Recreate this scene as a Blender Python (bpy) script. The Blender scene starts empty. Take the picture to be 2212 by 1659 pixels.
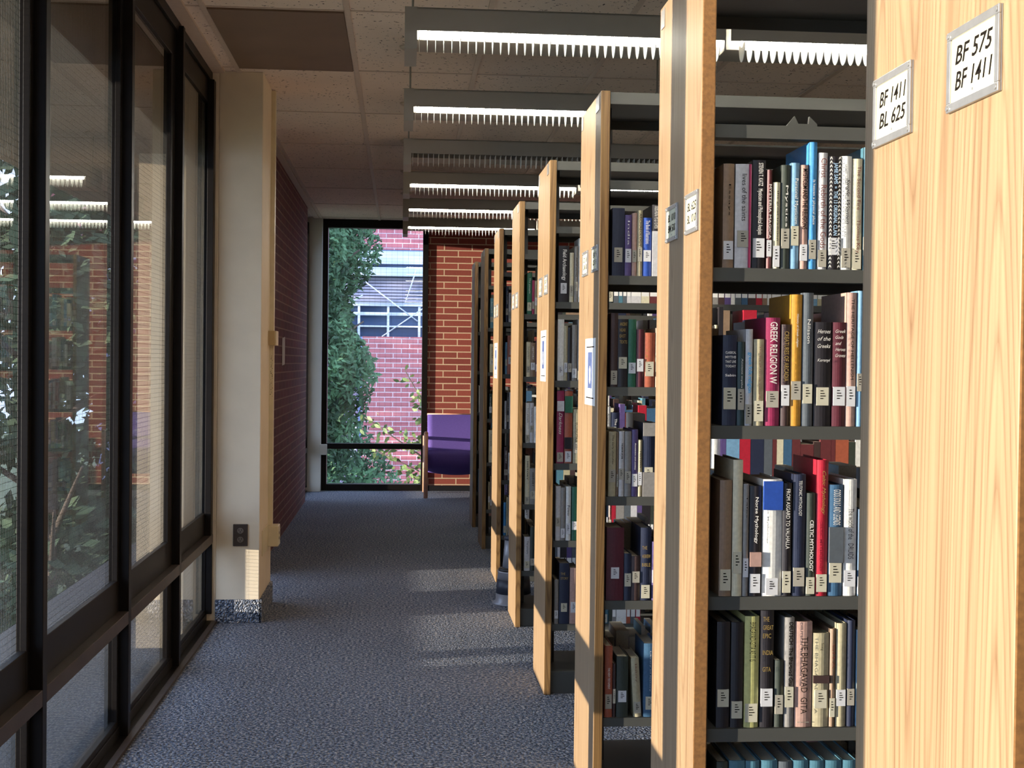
import bpy, math, random
from mathutils import Matrix, Vector
random.seed(7)
S = bpy.context.scene
COL = S.collection

# ------------------------------------------------------------ camera, light, exposure
EYE = 1.417
cam = bpy.data.cameras.new('camera'); cam.sensor_width = 36; cam.lens = 36*2850/2212
cam.clip_start = .02; cam.clip_end = 400
co = bpy.data.objects.new('camera', cam); COL.objects.link(co)
co.matrix_world = Matrix(((0.99643689, -0.01011485, -0.08373298, 0), (-0.08355431, 0.01695558, -0.99635896, 0),
                          (0.01149776, 0.99980508, 0.01605003, EYE), (0, 0, 0, 1)))
S.camera = co
S.view_settings.view_transform = 'Standard'; S.view_settings.look = 'None'
S.view_settings.gamma = 1; S.view_settings.use_curve_mapping = False
S.view_settings.exposure = 0.6
S.cycles.use_denoising = True
S.cycles.max_bounces = 10; S.cycles.transparent_max_bounces = 32
S.cycles.sample_clamp_indirect = 6
W = bpy.data.worlds.new('sky'); S.world = W; W.use_nodes = True
wb = W.node_tree.nodes['Background']; wb.inputs[0].default_value = (.52, .68, 1.0, 1); wb.inputs[1].default_value = 2.8
sun = bpy.data.lights.new('sun', 'SUN'); sun.energy = 10.5; sun.angle = math.radians(.6); sun.color = (1, .89, .75)
so = bpy.data.objects.new('sun', sun); COL.objects.link(so)
SUN = Vector((1, .218, -.063))
so.rotation_euler = SUN.to_track_quat('-Z', 'Y').to_euler(); so.location = (-12, -1, 5)
LAMP = 34.0

# ------------------------------------------------------------ materials
def lin(c):
    return tuple(((v/12.92) if v <= .04045 else ((v+.055)/1.055)**2.4) for v in c)
def rgb(r, g, b): return lin((r/255, g/255, b/255))
MC = {}
def mat(name, col, rough=.6, metal=0, noise=0, nscale=40, bump=0, bscale=200, spec=.5, bdist=.002):
    if name in MC: return MC[name]
    m = bpy.data.materials.new(name); m.use_nodes = True; nt = m.node_tree; N = nt.nodes; L = nt.links
    p = N['Principled BSDF']; p.inputs['Base Color'].default_value = (*col, 1)
    p.inputs['Roughness'].default_value = rough; p.inputs['Metallic'].default_value = metal
    p.inputs['Specular IOR Level'].default_value = spec
    tc = N.new('ShaderNodeTexCoord')
    if noise:
        n = N.new('ShaderNodeTexNoise'); n.inputs['Scale'].default_value = nscale; n.inputs['Detail'].default_value = 4
        L.new(tc.outputs['Object'], n.inputs['Vector'])
        r = N.new('ShaderNodeValToRGB'); r.color_ramp.elements[0].position = .3; r.color_ramp.elements[1].position = .7
        r.color_ramp.elements[0].color = (*[max(0, c*(1-noise)) for c in col], 1)
        r.color_ramp.elements[1].color = (*[min(1, c*(1+noise)) for c in col], 1)
        L.new(n.outputs['Fac'], r.inputs[0]); L.new(r.outputs[0], p.inputs['Base Color'])
    if bump:
        n = N.new('ShaderNodeTexNoise'); n.inputs['Scale'].default_value = bscale; n.inputs['Detail'].default_value = 3
        L.new(tc.outputs['Object'], n.inputs['Vector'])
        b = N.new('ShaderNodeBump'); b.inputs['Strength'].default_value = bump; b.inputs['Distance'].default_value = bdist
        L.new(n.outputs['Fac'], b.inputs['Height']); L.new(b.outputs[0], p.inputs['Normal'])
    MC[name] = m; return m

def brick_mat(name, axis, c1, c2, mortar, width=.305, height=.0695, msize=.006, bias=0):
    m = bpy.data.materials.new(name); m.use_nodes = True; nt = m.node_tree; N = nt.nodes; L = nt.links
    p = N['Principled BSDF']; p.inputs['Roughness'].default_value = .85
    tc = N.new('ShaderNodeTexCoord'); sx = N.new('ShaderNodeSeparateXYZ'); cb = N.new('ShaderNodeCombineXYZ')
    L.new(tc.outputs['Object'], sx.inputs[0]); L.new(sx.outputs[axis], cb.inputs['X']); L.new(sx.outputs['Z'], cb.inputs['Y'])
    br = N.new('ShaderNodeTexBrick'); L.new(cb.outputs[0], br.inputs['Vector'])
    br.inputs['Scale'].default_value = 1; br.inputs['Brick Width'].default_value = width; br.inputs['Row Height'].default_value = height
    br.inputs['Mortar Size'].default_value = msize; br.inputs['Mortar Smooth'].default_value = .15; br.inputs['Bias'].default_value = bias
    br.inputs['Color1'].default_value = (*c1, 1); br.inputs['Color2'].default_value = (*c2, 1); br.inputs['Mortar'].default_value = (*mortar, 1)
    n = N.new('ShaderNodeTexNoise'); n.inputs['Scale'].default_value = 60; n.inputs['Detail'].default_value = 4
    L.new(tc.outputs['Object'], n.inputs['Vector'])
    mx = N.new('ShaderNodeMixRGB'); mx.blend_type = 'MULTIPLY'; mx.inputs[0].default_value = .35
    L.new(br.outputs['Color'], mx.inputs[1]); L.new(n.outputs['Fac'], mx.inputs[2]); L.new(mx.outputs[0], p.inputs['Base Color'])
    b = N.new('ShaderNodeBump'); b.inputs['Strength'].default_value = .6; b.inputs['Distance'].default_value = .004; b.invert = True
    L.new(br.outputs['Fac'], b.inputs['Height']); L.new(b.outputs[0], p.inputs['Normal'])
    return m

def wood_mat(name, light, dark, sx=9.0, dist=3.0, rough=.42):
    m = bpy.data.materials.new(name); m.use_nodes = True; nt = m.node_tree; N = nt.nodes; L = nt.links
    p = N['Principled BSDF']; p.inputs['Roughness'].default_value = rough
    tc = N.new('ShaderNodeTexCoord')
    def noise(scale, vec, detail=4):
        mp = N.new('ShaderNodeMapping'); mp.inputs['Scale'].default_value = vec; L.new(tc.outputs['Object'], mp.inputs['Vector'])
        n = N.new('ShaderNodeTexNoise'); n.inputs['Scale'].default_value = scale; n.inputs['Detail'].default_value = detail
        L.new(mp.outputs[0], n.inputs['Vector']); return n
    # growth-ring contours: a slow field, stretched along the height, cut into lines
    field = noise(1.0, (6.5, 6.5, .42), .6)
    mul = N.new('ShaderNodeMath'); mul.operation = 'MULTIPLY'; mul.inputs[1].default_value = sx*3.2; L.new(field.outputs['Fac'], mul.inputs[0])
    fr = N.new('ShaderNodeMath'); fr.operation = 'FRACT'; L.new(mul.outputs[0], fr.inputs[0])
    r1 = N.new('ShaderNodeValToRGB'); e = r1.color_ramp.elements
    e[0].position = 0; e[0].color = (1, 1, 1, 1); e[1].position = .22; e[1].color = (.25, .25, .25, 1)
    e2 = r1.color_ramp.elements.new(.75); e2.color = (0, 0, 0, 1); e3 = r1.color_ramp.elements.new(1); e3.color = (.75, .75, .75, 1)
    L.new(fr.outputs[0], r1.inputs[0])
    fine = noise(1.0, (190, 190, 2.2), 3); wide = noise(1.0, (26, 26, .35), 2)
    mx = N.new('ShaderNodeMath'); mx.operation = 'MULTIPLY_ADD'; L.new(fine.outputs['Fac'], mx.inputs[0]); mx.inputs[1].default_value = .55
    s1 = N.new('ShaderNodeMath'); s1.operation = 'MULTIPLY'; s1.inputs[1].default_value = .34; L.new(r1.outputs[0], s1.inputs[0]); L.new(s1.outputs[0], mx.inputs[2])
    ad = N.new('ShaderNodeMath'); ad.operation = 'MULTIPLY_ADD'; L.new(wide.outputs['Fac'], ad.inputs[0]); ad.inputs[1].default_value = .5; L.new(mx.outputs[0], ad.inputs[2])
    sb = N.new('ShaderNodeMath'); sb.operation = 'SUBTRACT'; sb.inputs[1].default_value = .42; sb.use_clamp = True; L.new(ad.outputs[0], sb.inputs[0])
    rr = N.new('ShaderNodeValToRGB'); rr.color_ramp.elements[0].color = (*light, 1); rr.color_ramp.elements[1].color = (*dark, 1); rr.color_ramp.elements[1].position = .62
    L.new(sb.outputs[0], rr.inputs[0]); L.new(rr.outputs[0], p.inputs['Base Color'])
    return m

def carpet_mat():
    m = bpy.data.materials.new('blue_grey_loop_carpet'); m.use_nodes = True; nt = m.node_tree; N = nt.nodes; L = nt.links
    p = N['Principled BSDF']; p.inputs['Roughness'].default_value = .95; p.inputs['Specular IOR Level'].default_value = .15
    tc = N.new('ShaderNodeTexCoord')
    v = N.new('ShaderNodeTexVoronoi'); v.inputs['Scale'].default_value = 105; L.new(tc.outputs['Object'], v.inputs['Vector'])
    n = N.new('ShaderNodeTexNoise'); n.inputs['Scale'].default_value = 75; n.inputs['Detail'].default_value = 5; L.new(tc.outputs['Object'], n.inputs['Vector'])
    n2 = N.new('ShaderNodeTexNoise'); n2.inputs['Scale'].default_value = 1.1; L.new(tc.outputs['Object'], n2.inputs['Vector'])
    r = N.new('ShaderNodeValToRGB'); e = r.color_ramp.elements
    e[0].position = .38; e[0].color = (*rgb(98, 108, 126), 1); e[1].position = .66; e[1].color = (*rgb(232, 228, 226), 1)
    em = r.color_ramp.elements.new(.5); em.color = (*rgb(148, 159, 180), 1)
    L.new(n.outputs['Fac'], r.inputs[0])
    mx = N.new('ShaderNodeMixRGB'); mx.blend_type = 'MULTIPLY'; mx.inputs[0].default_value = .3; L.new(r.outputs[0], mx.inputs[1]); L.new(n2.outputs['Fac'], mx.inputs[2])
    L.new(mx.outputs[0], p.inputs['Base Color'])
    b = N.new('ShaderNodeBump'); b.inputs['Strength'].default_value = 1; b.inputs['Distance'].default_value = .03; b.invert = True
    L.new(v.outputs['Distance'], b.inputs['Height']); L.new(b.outputs[0], p.inputs['Normal'])
    return m

def ceiling_mat():
    m = bpy.data.materials.new('acoustic_ceiling_tile'); m.use_nodes = True; nt = m.node_tree; N = nt.nodes; L = nt.links
    p = N['Principled BSDF']; p.inputs['Roughness'].default_value = .9
    tc = N.new('ShaderNodeTexCoord')
    v = N.new('ShaderNodeTexNoise'); v.inputs['Scale'].default_value = 62; v.inputs['Detail'].default_value = 1; L.new(tc.outputs['Object'], v.inputs['Vector'])
    r = N.new('ShaderNodeValToRGB'); e = r.color_ramp.elements; e[0].position = .27; e[0].color = (.05, .04, .035, 1); e[1].position = .33; e[1].color = (*rgb(238, 220, 206), 1)
    L.new(v.outputs['Fac'], r.inputs[0])
    n = N.new('ShaderNodeTexNoise'); n.inputs['Scale'].default_value = 2.2; n.inputs['Detail'].default_value = 5; L.new(tc.outputs['Object'], n.inputs['Vector'])
    mx = N.new('ShaderNodeMixRGB'); mx.blend_type = 'MULTIPLY'; mx.inputs[0].default_value = .2; L.new(r.outputs[0], mx.inputs[1]); L.new(n.outputs['Fac'], mx.inputs[2])
    L.new(mx.outputs[0], p.inputs['Base Color']); return m

def glass_mat(name, tint=(.93, .96, .95), gain=1.0):
    m = bpy.data.materials.new(name); m.use_nodes = True; nt = m.node_tree; N = nt.nodes; L = nt.links
    for n in list(N):
        if n.type == 'BSDF_PRINCIPLED': N.remove(n)
    out = [n for n in N if n.type == 'OUTPUT_MATERIAL'][0]
    g = N.new('ShaderNodeNewGeometry'); d = N.new('ShaderNodeVectorMath'); d.operation = 'DOT_PRODUCT'
    L.new(g.outputs['Incoming'], d.inputs[0]); L.new(g.outputs['Normal'], d.inputs[1])
    a = N.new('ShaderNodeMath'); a.operation = 'ABSOLUTE'; L.new(d.outputs['Value'], a.inputs[0])
    o = N.new('ShaderNodeMath'); o.operation = 'SUBTRACT'; o.inputs[0].default_value = 1; L.new(a.outputs[0], o.inputs[1])
    pw = N.new('ShaderNodeMath'); pw.operation = 'POWER'; pw.inputs[1].default_value = 5; L.new(o.outputs[0], pw.inputs[0])
    ma = N.new('ShaderNodeMath'); ma.operation = 'MULTIPLY_ADD'; ma.inputs[1].default_value = .95*gain; ma.inputs[2].default_value = .045; ma.use_clamp = True; L.new(pw.outputs[0], ma.inputs[0])
    t = N.new('ShaderNodeBsdfTransparent'); t.inputs[0].default_value = (*tint, 1)
    gl = N.new('ShaderNodeBsdfGlossy'); gl.inputs['Roughness'].default_value = 0.0
    mx = N.new('ShaderNodeMixShader'); L.new(ma.outputs[0], mx.inputs[0]); L.new(t.outputs[0], mx.inputs[1]); L.new(gl.outputs[0], mx.inputs[2])
    L.new(mx.outputs[0], out.inputs['Surface']); return m

def emit_mat(name, col, strength):
    m = bpy.data.materials.new(name); m.use_nodes = True; N = m.node_tree.nodes
    p = N['Principled BSDF']; p.inputs['Emission Color'].default_value = (*col, 1); p.inputs['Emission Strength'].default_value = strength
    p.inputs['Base Color'].default_value = (.9, .9, .9, 1); return m

BRONZE = mat('dark_bronze_aluminium', rgb(24, 20, 18), .4, 0, noise=.15, nscale=12, spec=.15)
BRONZE2 = mat('lit_tone_bronze', rgb(72, 62, 56), .45, .1, noise=.2, nscale=9, spec=.3)  # paler bronze: the light falling on the rail is put into the colour
PAINT = mat('cream_painted_plaster', rgb(224, 208, 182), .6, noise=.04, nscale=6, bump=.15, bscale=300)
CREAM = mat('cream_metal_raceway', rgb(214, 200, 166), .4, noise=.05, nscale=20)
WHITEP = mat('white_painted_column', rgb(196, 192, 180), .55, noise=.03, nscale=5)
CARPET = carpet_mat()
CEIL = ceiling_mat()
TEE = mat('ceiling_grid_tee', rgb(200, 182, 168), .6, noise=.05)
BROWNP = mat('brown_ceiling_panel', rgb(120, 96, 78), .6, noise=.12, nscale=3)
SHADE = mat('fixture_housing', rgb(150, 144, 134), .5, noise=.03, nscale=8)
LOUVER = mat('white_louvre_blade', rgb(236, 236, 230), .35, noise=.02)
TUBE = emit_mat('fluorescent_tube_lit', (1, .97, .88), LAMP)
TUBE_OFF = mat('fluorescent_tube_unlit', rgb(190, 190, 186), .3)
WOOD = wood_mat('oak_laminate', rgb(156, 130, 98), rgb(112, 82, 54))
WOODEDGE = wood_mat('oak_edge_grain', rgb(146, 112, 68), rgb(78, 50, 28), 14)
PARTICLE = mat('particle_board_edge', rgb(134, 92, 48), .75, noise=.2, nscale=140)
STEEL = mat('grey_green_shelf_steel', rgb(76, 76, 72), .5, .1, noise=.05, nscale=7)
STEELD = mat('dark_shelf_upright', rgb(52, 52, 54), .5, .2, noise=.05, nscale=7)
CHROME = mat('brushed_card_frame', rgb(178, 176, 174), .35, .75, noise=.08, nscale=60)
PAPER = mat('cream_card_paper', rgb(206, 200, 172), .8, noise=.02)
PAPERW = mat('white_paper', rgb(224, 220, 216), .8, noise=.02)
INK = mat('black_ink', rgb(26, 22, 20), .9, spec=.05)
BLUEINK = mat('poster_blue', rgb(64, 78, 120), .7, noise=.3, nscale=60)
GLASS = glass_mat('window_glass', (.95, .96, .95), 1.15)
GLASSE = glass_mat('end_window_glass', (.96, .97, .98), 1.0)
WIRE = mat('screen_wire', rgb(38, 36, 34), .6)
PAGE = mat('book_pages', rgb(214, 204, 182), .85, noise=.1, nscale=300)
LABELM = mat('call_number_label', rgb(226, 224, 220), .7, noise=.02)
BRICK_X = brick_mat('red_norman_brick', 'X', rgb(158, 74, 58), rgb(134, 58, 46), rgb(216, 186, 152))
BRICK_Y = brick_mat('shade_toned_brick_side', 'Y', rgb(112, 50, 40), rgb(88, 40, 34), rgb(150, 116, 100))  # same red brick, its colours darkened because this wall gets no sun
BRICK_O = brick_mat('pink_red_outdoor_brick', 'X', rgb(216, 130, 134), rgb(200, 112, 118), rgb(242, 216, 220), .42, .125, .011)
BLACKT = mat('black_plastic', rgb(28, 26, 28), .4)

# ------------------------------------------------------------ mesh building
class MB:
    def __init__(s): s.v = []; s.f = []; s.mi = []; s.ms = []; s.sm = []
    def slot(s, m):
        if m not in s.ms: s.ms.append(m)
        return s.ms.index(m)
    def add(s, vs, fs, m, smooth=False):
        k = s.slot(m); b = len(s.v); s.v += [tuple(v) for v in vs]
        for f in fs: s.f.append(tuple(i+b for i in f)); s.mi.append(k); s.sm.append(smooth)
        return s
    def box(s, a, b, m, M=None, faces=None):
        x0, y0, z0 = a; x1, y1, z1 = b
        if x0 > x1: x0, x1 = x1, x0
        if y0 > y1: y0, y1 = y1, y0
        if z0 > z1: z0, z1 = z1, z0
        vs = [Vector(p) for p in ((x0, y0, z0), (x1, y0, z0), (x1, y1, z0), (x0, y1, z0), (x0, y0, z1), (x1, y0, z1), (x1, y1, z1), (x0, y1, z1))]
        if M: vs = [M @ v for v in vs]
        F = [(0, 3, 2, 1), (4, 5, 6, 7), (0, 1, 5, 4), (2, 3, 7, 6), (1, 2, 6, 5), (3, 0, 4, 7)]  # -z +z -y +y +x -x
        if faces:
            for i, f in enumerate(F): s.add(vs, [f], faces.get(i, m)) if 0 else None
        b_ = len(s.v); s.v += [tuple(v) for v in vs]
        for i, f in enumerate(F):
            s.f.append(tuple(j+b_ for j in f)); s.mi.append(s.slot(faces.get(i, m) if faces else m)); s.sm.append(False)
        return s
    def prism(s, pts, axis, a, c, m, M=None, smooth=False):
        """pts: closed 2-D outline, swept along axis from a to c"""
        n = len(pts)
        def P(p, t):
            v = {'x': (t, p[0], p[1]), 'y': (p[0], t, p[1]), 'z': (p[0], p[1], t)}[axis]
            return M @ Vector(v) if M else v
        vs = [P(p, a) for p in pts]+[P(p, c) for p in pts]
        s.add(vs, [tuple(range(n-1, -1, -1)), tuple(range(n, 2*n))], m)
        k = s.slot(m); b = len(s.v)-2*n
        for i in range(n):
            j = (i+1) % n; s.f.append((b+i, b+j, b+n+j, b+n+i)); s.mi.append(k); s.sm.append(smooth)
        return s
    def tube(s, p, q, r, m, n=12, r2=None, smooth=True):
        p = Vector(p); q = Vector(q); r2 = r if r2 is None else r2
        M = (q-p).to_track_quat('Z', 'Y').to_matrix()
        vs = [p+M @ Vector((r*math.cos(2*math.pi*i/n), r*math.sin(2*math.pi*i/n), 0)) for i in range(n)]
        vs += [q+M @ Vector((r2*math.cos(2*math.pi*i/n), r2*math.sin(2*math.pi*i/n), 0)) for i in range(n)]
        s.add(vs, [tuple(range(n-1, -1, -1)), tuple(range(n, 2*n))], m)
        b = len(s.v)-2*n; k = s.slot(m)
        for i in range(n):
            j = (i+1) % n; s.f.append((b+i, b+j, b+n+j, b+n+i)); s.mi.append(k); s.sm.append(smooth)
        return s
    def lathe(s, prof, c, m, n=32, cap=True):
        cx, cy, cz = c; b = len(s.v); k = s.slot(m)
        for r, z in prof:
            for i in range(n): s.v.append((cx+r*math.cos(2*math.pi*i/n), cy+r*math.sin(2*math.pi*i/n), cz+z))
        for a in range(len(prof)-1):
            for i in range(n):
                j = (i+1) % n; s.f.append((b+a*n+i, b+a*n+j, b+(a+1)*n+j, b+(a+1)*n+i)); s.mi.append(k); s.sm.append(True)
        if cap:
            s.f.append(tuple(b+i for i in range(n-1, -1, -1))); s.mi.append(k); s.sm.append(False)
            t = b+(len(prof)-1)*n; s.f.append(tuple(t+i for i in range(n))); s.mi.append(k); s.sm.append(False)
        return s
    def build(s, name, parent=None, bevel=0, origin=None):
        me = bpy.data.meshes.new(name)
        vs = s.v
        if origin is not None: vs = [(v[0]-origin[0], v[1]-origin[1], v[2]-origin[2]) for v in s.v]
        me.from_pydata(vs, [], s.f)
        for m in s.ms: me.materials.append(m)
        me.polygons.foreach_set('material_index', s.mi); me.polygons.foreach_set('use_smooth', s.sm); me.update()
        o = bpy.data.objects.new(name, me); COL.objects.link(o)
        if origin is not None: o.location = origin
        if parent:
            o.parent = parent
            if origin is not None: o.location = Vector(origin)
        if bevel:
            bv = o.modifiers.new('b', 'BEVEL'); bv.width = bevel; bv.segments = 2; bv.limit_method = 'ANGLE'
        return o

def tag(o, label, cat, group=None, kind=None):
    o['label'] = label; o['category'] = cat
    if group: o['group'] = group
    if kind: o['kind'] = kind
    return o
def struct(o, label=None):
    o['kind'] = 'structure'
    if label: o['label'] = label
    return o
def empty(name, loc, label, cat, group=None):
    o = bpy.data.objects.new(name, None); COL.objects.link(o); o.location = loc; o.empty_display_size = .05
    return tag(o, label, cat, group)

_tc = {}
def text_geo(txt, shear=0, bold=0):
    k = (txt, shear, bold)
    if k not in _tc:
        c = bpy.data.curves.new('t', 'FONT'); c.body = txt; c.size = 1; c.shear = shear; c.offset = bold; c.resolution_u = 2; c.align_x = 'LEFT'
        o = bpy.data.objects.new('t', c); me = bpy.data.meshes.new_from_object(o)
        vs = [v.co.copy() for v in me.vertices]; fs = [tuple(p.vertices) for p in me.polygons]
        x0 = min((v.x for v in vs), default=0); x1 = max((v.x for v in vs), default=1); y0 = min((v.y for v in vs), default=0); y1 = max((v.y for v in vs), default=1)
        _tc[k] = ([(v.x-x0, v.y-y0) for v in vs], fs, x1-x0, y1-y0)
        bpy.data.objects.remove(o); bpy.data.meshes.remove(me); bpy.data.curves.remove(c)
    return _tc[k]
def put_text(mb, txt, m, org, xd, yd, length, height, shear=0, bold=0):
    """text filling a length x height box whose lower-left corner is org"""
    vs, fs, w, h = text_geo(txt, shear, bold)
    if not vs: return
    org = Vector(org); xd = Vector(xd); yd = Vector(yd); a = length/w; b = height/h
    mb.add([org+xd*(x*a)+yd*(y*b) for x, y in vs], fs, m)

# ------------------------------------------------------------ the room
H = 2.96
RX = 7.2      # right wall
Y0 = -2.4     # rear of the modelled room
YE = 14.5     # end wall
struct(MB().box((-1.0, Y0, -.12), (RX, YE, 0), CARPET).build('floor'), 'blue grey loop pile carpet')
struct(MB().box((-1.22, Y0, H), (RX, YE+.1, H+.1), CEIL).build('ceiling'), 'mottled acoustic tile ceiling')
# ceiling grid (tees stay proud of the tiles by a few millimetres)
g = MB()
for k in range(0, 14):
    x = -.88+.627*k
    if x > RX: break
    g.box((x-.013, Y0, H-.006), (x+.013, YE, H), TEE)
for k in range(-6, 8):
    y = 7.08+1.203*k
    if Y0 < y < YE: g.box((-1.0, y-.006, H-.004), (RX, y+.006, H), TEE)
g.box((-1.02, Y0, H-.012), (-.955, 7.19, H), TEE)
g.box((-.955, 8.7, H-.012), (-.90, YE, H), TEE)
g = struct(g.build('trim_1'), 'ceiling grid tees')
tag(MB().box((-.865, 5.895, H-.010), (-.27, 7.07, H-.001), BROWNP).build('ceiling_panel'), 'brown flat panel set in the ceiling beside the window wall', 'panel')
# walls
wl = MB()
wl.box((-1.22, 7.19, 0), (-.985, 7.80, H), PAINT)
wl.box((-.985, 7.19, 0), (-.752, 7.80, H), PAINT)
struct(wl.build('wall_left', bevel=.004), 'cream painted pilaster between the windows')
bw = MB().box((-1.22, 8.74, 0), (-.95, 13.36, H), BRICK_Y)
struct(bw.build('wall_left_brick'), 'red brick wall toned darker for shade, with thin mortar lines')
struct(MB().box((-1.22, Y0-.1, 0), (RX+.1, Y0, H), PAINT).build('wall_back'), 'wall behind the camera')
struct(MB().box((RX, Y0, 0), (RX+.1, YE+.1, H), PAINT).build('wall_right'), 'far right wall')
we = MB().box((.27, YE, 0), (RX, YE+.3, H), BRICK_X)
struct(we.build('wall_end'), 'red brick end wall with pale mortar')
struct(MB().box((-1.22, YE-.13, 0), (-.862, YE+.2, H), WHITEP).build('trim_2', bevel=.004), 'white corner column beside the end window')
bb = MB()
bb.box((-.985, 7.178, 0), (-.74, 7.19, .125), CARPET).box((-.752, 7.178, 0), (-.738, 7.80, .125), CARPET)
struct(bb.build('baseboard_left', bevel=.003), 'carpet strip turned up at the foot of the pilaster')
struct(MB().box((-1.0, Y0, 0), (-.975, 7.178, .014), BRONZE2).build('trim_3'), 'metal strip where carpet meets the window wall')
struct(MB().box((.27, YE-.012, 0), (RX, YE, .06), BLACKT).build('baseboard_end'), 'dark base strip of the end wall')

# ------------------------------------------------------------ left window wall: one window per bay
MULL = [-2.36, -1.14, .16, 1.375, 2.60, 3.81, 4.99, 6.12, 7.19]
XI, XG = -1.0, -1.047
def window(n, y0, y1, label, screen=True, fin0=True):
    root = bpy.data.objects.new('window_%d' % n, None); COL.objects.link(root); root.location = (XI, y0, 0)
    root['kind'] = 'structure'; root['label'] = label
    def part(mb, nm, bevel=0, lab=None):
        o = mb.build(nm, None, bevel); o.parent = root; o.matrix_parent_inverse = Matrix.Translation((-XI, -y0, 0))
        if lab: o['label'] = lab
        return o
    a = y0; b = y1
    f = MB()
    if fin0: f.box((XI-.075, a, .0), (XI, a+.045, H-.03), BRONZE)            # the fin nearest the camera
    f.box((XI-.075, a, 2.90), (XI-.02, b, H), BRONZE)                        # head
    f.box((XI-.075, a, 0), (XI-.03, b, .05), BRONZE).box((XI-.03, a, -.05), (XI, b, .012), BRONZE)                        # sill
    part(f, 'window_frame', .002)
    part(MB().box((XI-.075, a+.045, .43), (XI, b, .478), BRONZE2), 'rail', .002, 'bronze cross rail with its lit tone in the colour')
    s = MB(); g0 = a+.045
    for (u0, u1, z0, z1, w) in ((g0, b, .478, 2.90, .034), (g0, b, .05, .43, .026)):
        s.box((XG-.008, u0, z0), (XG+.012, u0+w, z1), BRONZE); s.box((XG-.008, u1-w, z0), (XG+.012, u1, z1), BRONZE)
        zb = .118 if w > .03 else .022
        s.box((XG-.012, u0+w, z0), (XG+.012, u1-w, z0+zb), BRONZE)
        s.box((XG-.012, u0+w, z1-(.12 if w > .03 else .02)), (XG+.012, u1-w, z1), BRONZE)
    if n in (4, 8, 10): s.box((XG+.012, b-.07, .478), (XI-.002, b, 2.90), BRONZE)  # jamb of the unseen near bay is added to widen its shadow
    if n == 7: s.box((XG-.008, b-.10, .05), (XG+.011, b, 2.90), BRONZE)  # stile widened here to broaden the shadow band on the carpet
    if n in (8, 10): s.box((XG+.012, b-(.022 if n == 8 else .06), .05), (XI-.002, b, .43), BRONZE)  # narrow bay's deeper jamb is added to keep sun off the column
    part(s, 'sash', .002)
    gl = MB()
    gl.box((XG-.003, g0+.03, .55), (XG+.003, b-.03, 2.84), GLASS).box((XG-.003, g0+.02, .065), (XG+.003, b-.02, .42), GLASS)
    part(gl, 'glass_pane')
    if screen:
        w = MB(); xw = XG-.026
        k = .07
        while k < 2.88:
            if not .41 < k < .50: w.add([(xw, g0, k-.0006), (xw, b, k-.0006), (xw, b, k+.0006), (xw, g0, k+.0006), (xw-.001, g0, k), (xw-.001, b, k)], [(0, 1, 2, 3), (0, 4, 5, 1), (3, 2, 5, 4)], WIRE)
            k += .0193
        y = g0+.05
        while y < b:
            w.add([(xw, y-.0003, .05), (xw, y+.0003, .05), (xw, y+.0003, 2.9), (xw, y-.0003, 2.9), (xw-.001, y, .05), (xw-.001, y, 2.9)], [(0, 1, 2, 3), (1, 4, 5, 2), (0, 3, 5, 4)], WIRE)
            y += .0148
        part(w, 'insect_screen')
    return root
for i in range(len(MULL)-1):
    window(i+1, MULL[i], MULL[i+1], 'dark bronze window bay, %s' % ('next to the cream pilaster' if i == 7 else 'number %d from the pilaster' % (8-i)), screen=i > 2)
window(9, 7.80, 8.74, 'window bay hidden beyond the pilaster')
window(10, 13.36, YE-.13, 'narrow window bay beside the end column')

# end window
root = bpy.data.objects.new('window_11', None); COL.objects.link(root); root.location = (-.3, YE, 0); root['kind'] = 'structure'; root['label'] = 'tall end window with black frame and low cross bar'
def epart(mb, nm, bevel=0):
    o = mb.build(nm, None, bevel); o.parent = root; o.matrix_parent_inverse = Matrix.Translation((.3, -YE, 0)); return o
f = MB()
f.box((-.862, YE+.0, 0), (-.805, YE+.12, H), BRONZE).box((.225, YE-.02, 0), (.285, YE+.12, H), BRONZE)
f.box((-.805, YE, 2.87), (.225, YE+.12, H), BRONZE).box((-.805, YE, .0), (.225, YE+.12, .07), BRONZE)
f.box((-.805, YE, .455), (.225, YE+.10, .515), BRONZE)
epart(f, 'window_frame', .002)
epart(MB().box((-.81, YE+.05, .06), (.23, YE+.056, 2.88), GLASSE), 'glass_pane')
w = MB(); k = .08
while k < 2.88:
    w.box((-.80, YE+.10, k-.0007), (.225, YE+.1012, k+.0007), WIRE); k += .0386
k = -.78
while k < .22:
    w.box((k-.0007, YE+.10, .08), (k+.0007, YE+.1012, 2.87), WIRE); k += .0605
epart(w, 'insect_screen')
tag(MB().box((-.870, YE-.155, .40), (-.79, YE-.13, .515), WHITEP).build('switch_box', bevel=.004), 'small white box on the corner column beside the end window', 'box')

# ------------------------------------------------------------ pilaster fittings
o = empty('wall_outlet', (-.853, 7.19, .47), 'dark brown duplex outlet on the cream pilaster above the sunlit patch', 'outlet')
def child(mb, nm, par, bevel=0, lab=None):
    c = mb.build(nm, None, bevel); c.parent = par; c.matrix_parent_inverse = Matrix.Translation(-par.location)
    if lab: c['label'] = lab
    return c
child(MB().box((-.893, 7.182, .413), (-.815, 7.19, .532), mat('brown_outlet_plate', rgb(66, 54, 46), .4)), 'cover_plate', o, .003)
for z in (.449, .497):
    s = MB(); s.prism([(-.854+.017*math.cos(t*math.pi/8), z+.0155*math.sin(t*math.pi/8)) for t in range(16)], 'y', 7.178, 7.182, mat('outlet_face', rgb(120, 110, 100), .4))
    for dx in (-.007, .007): s.box((-.854+dx-.0016, 7.1765, z), (-.854+dx+.0016, 7.178, z+.009), BLACKT)
    s.box((-.857, 7.1765, z-.009), (-.851, 7.178, z-.004), BLACKT); child(s, 'socket', o)
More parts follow.
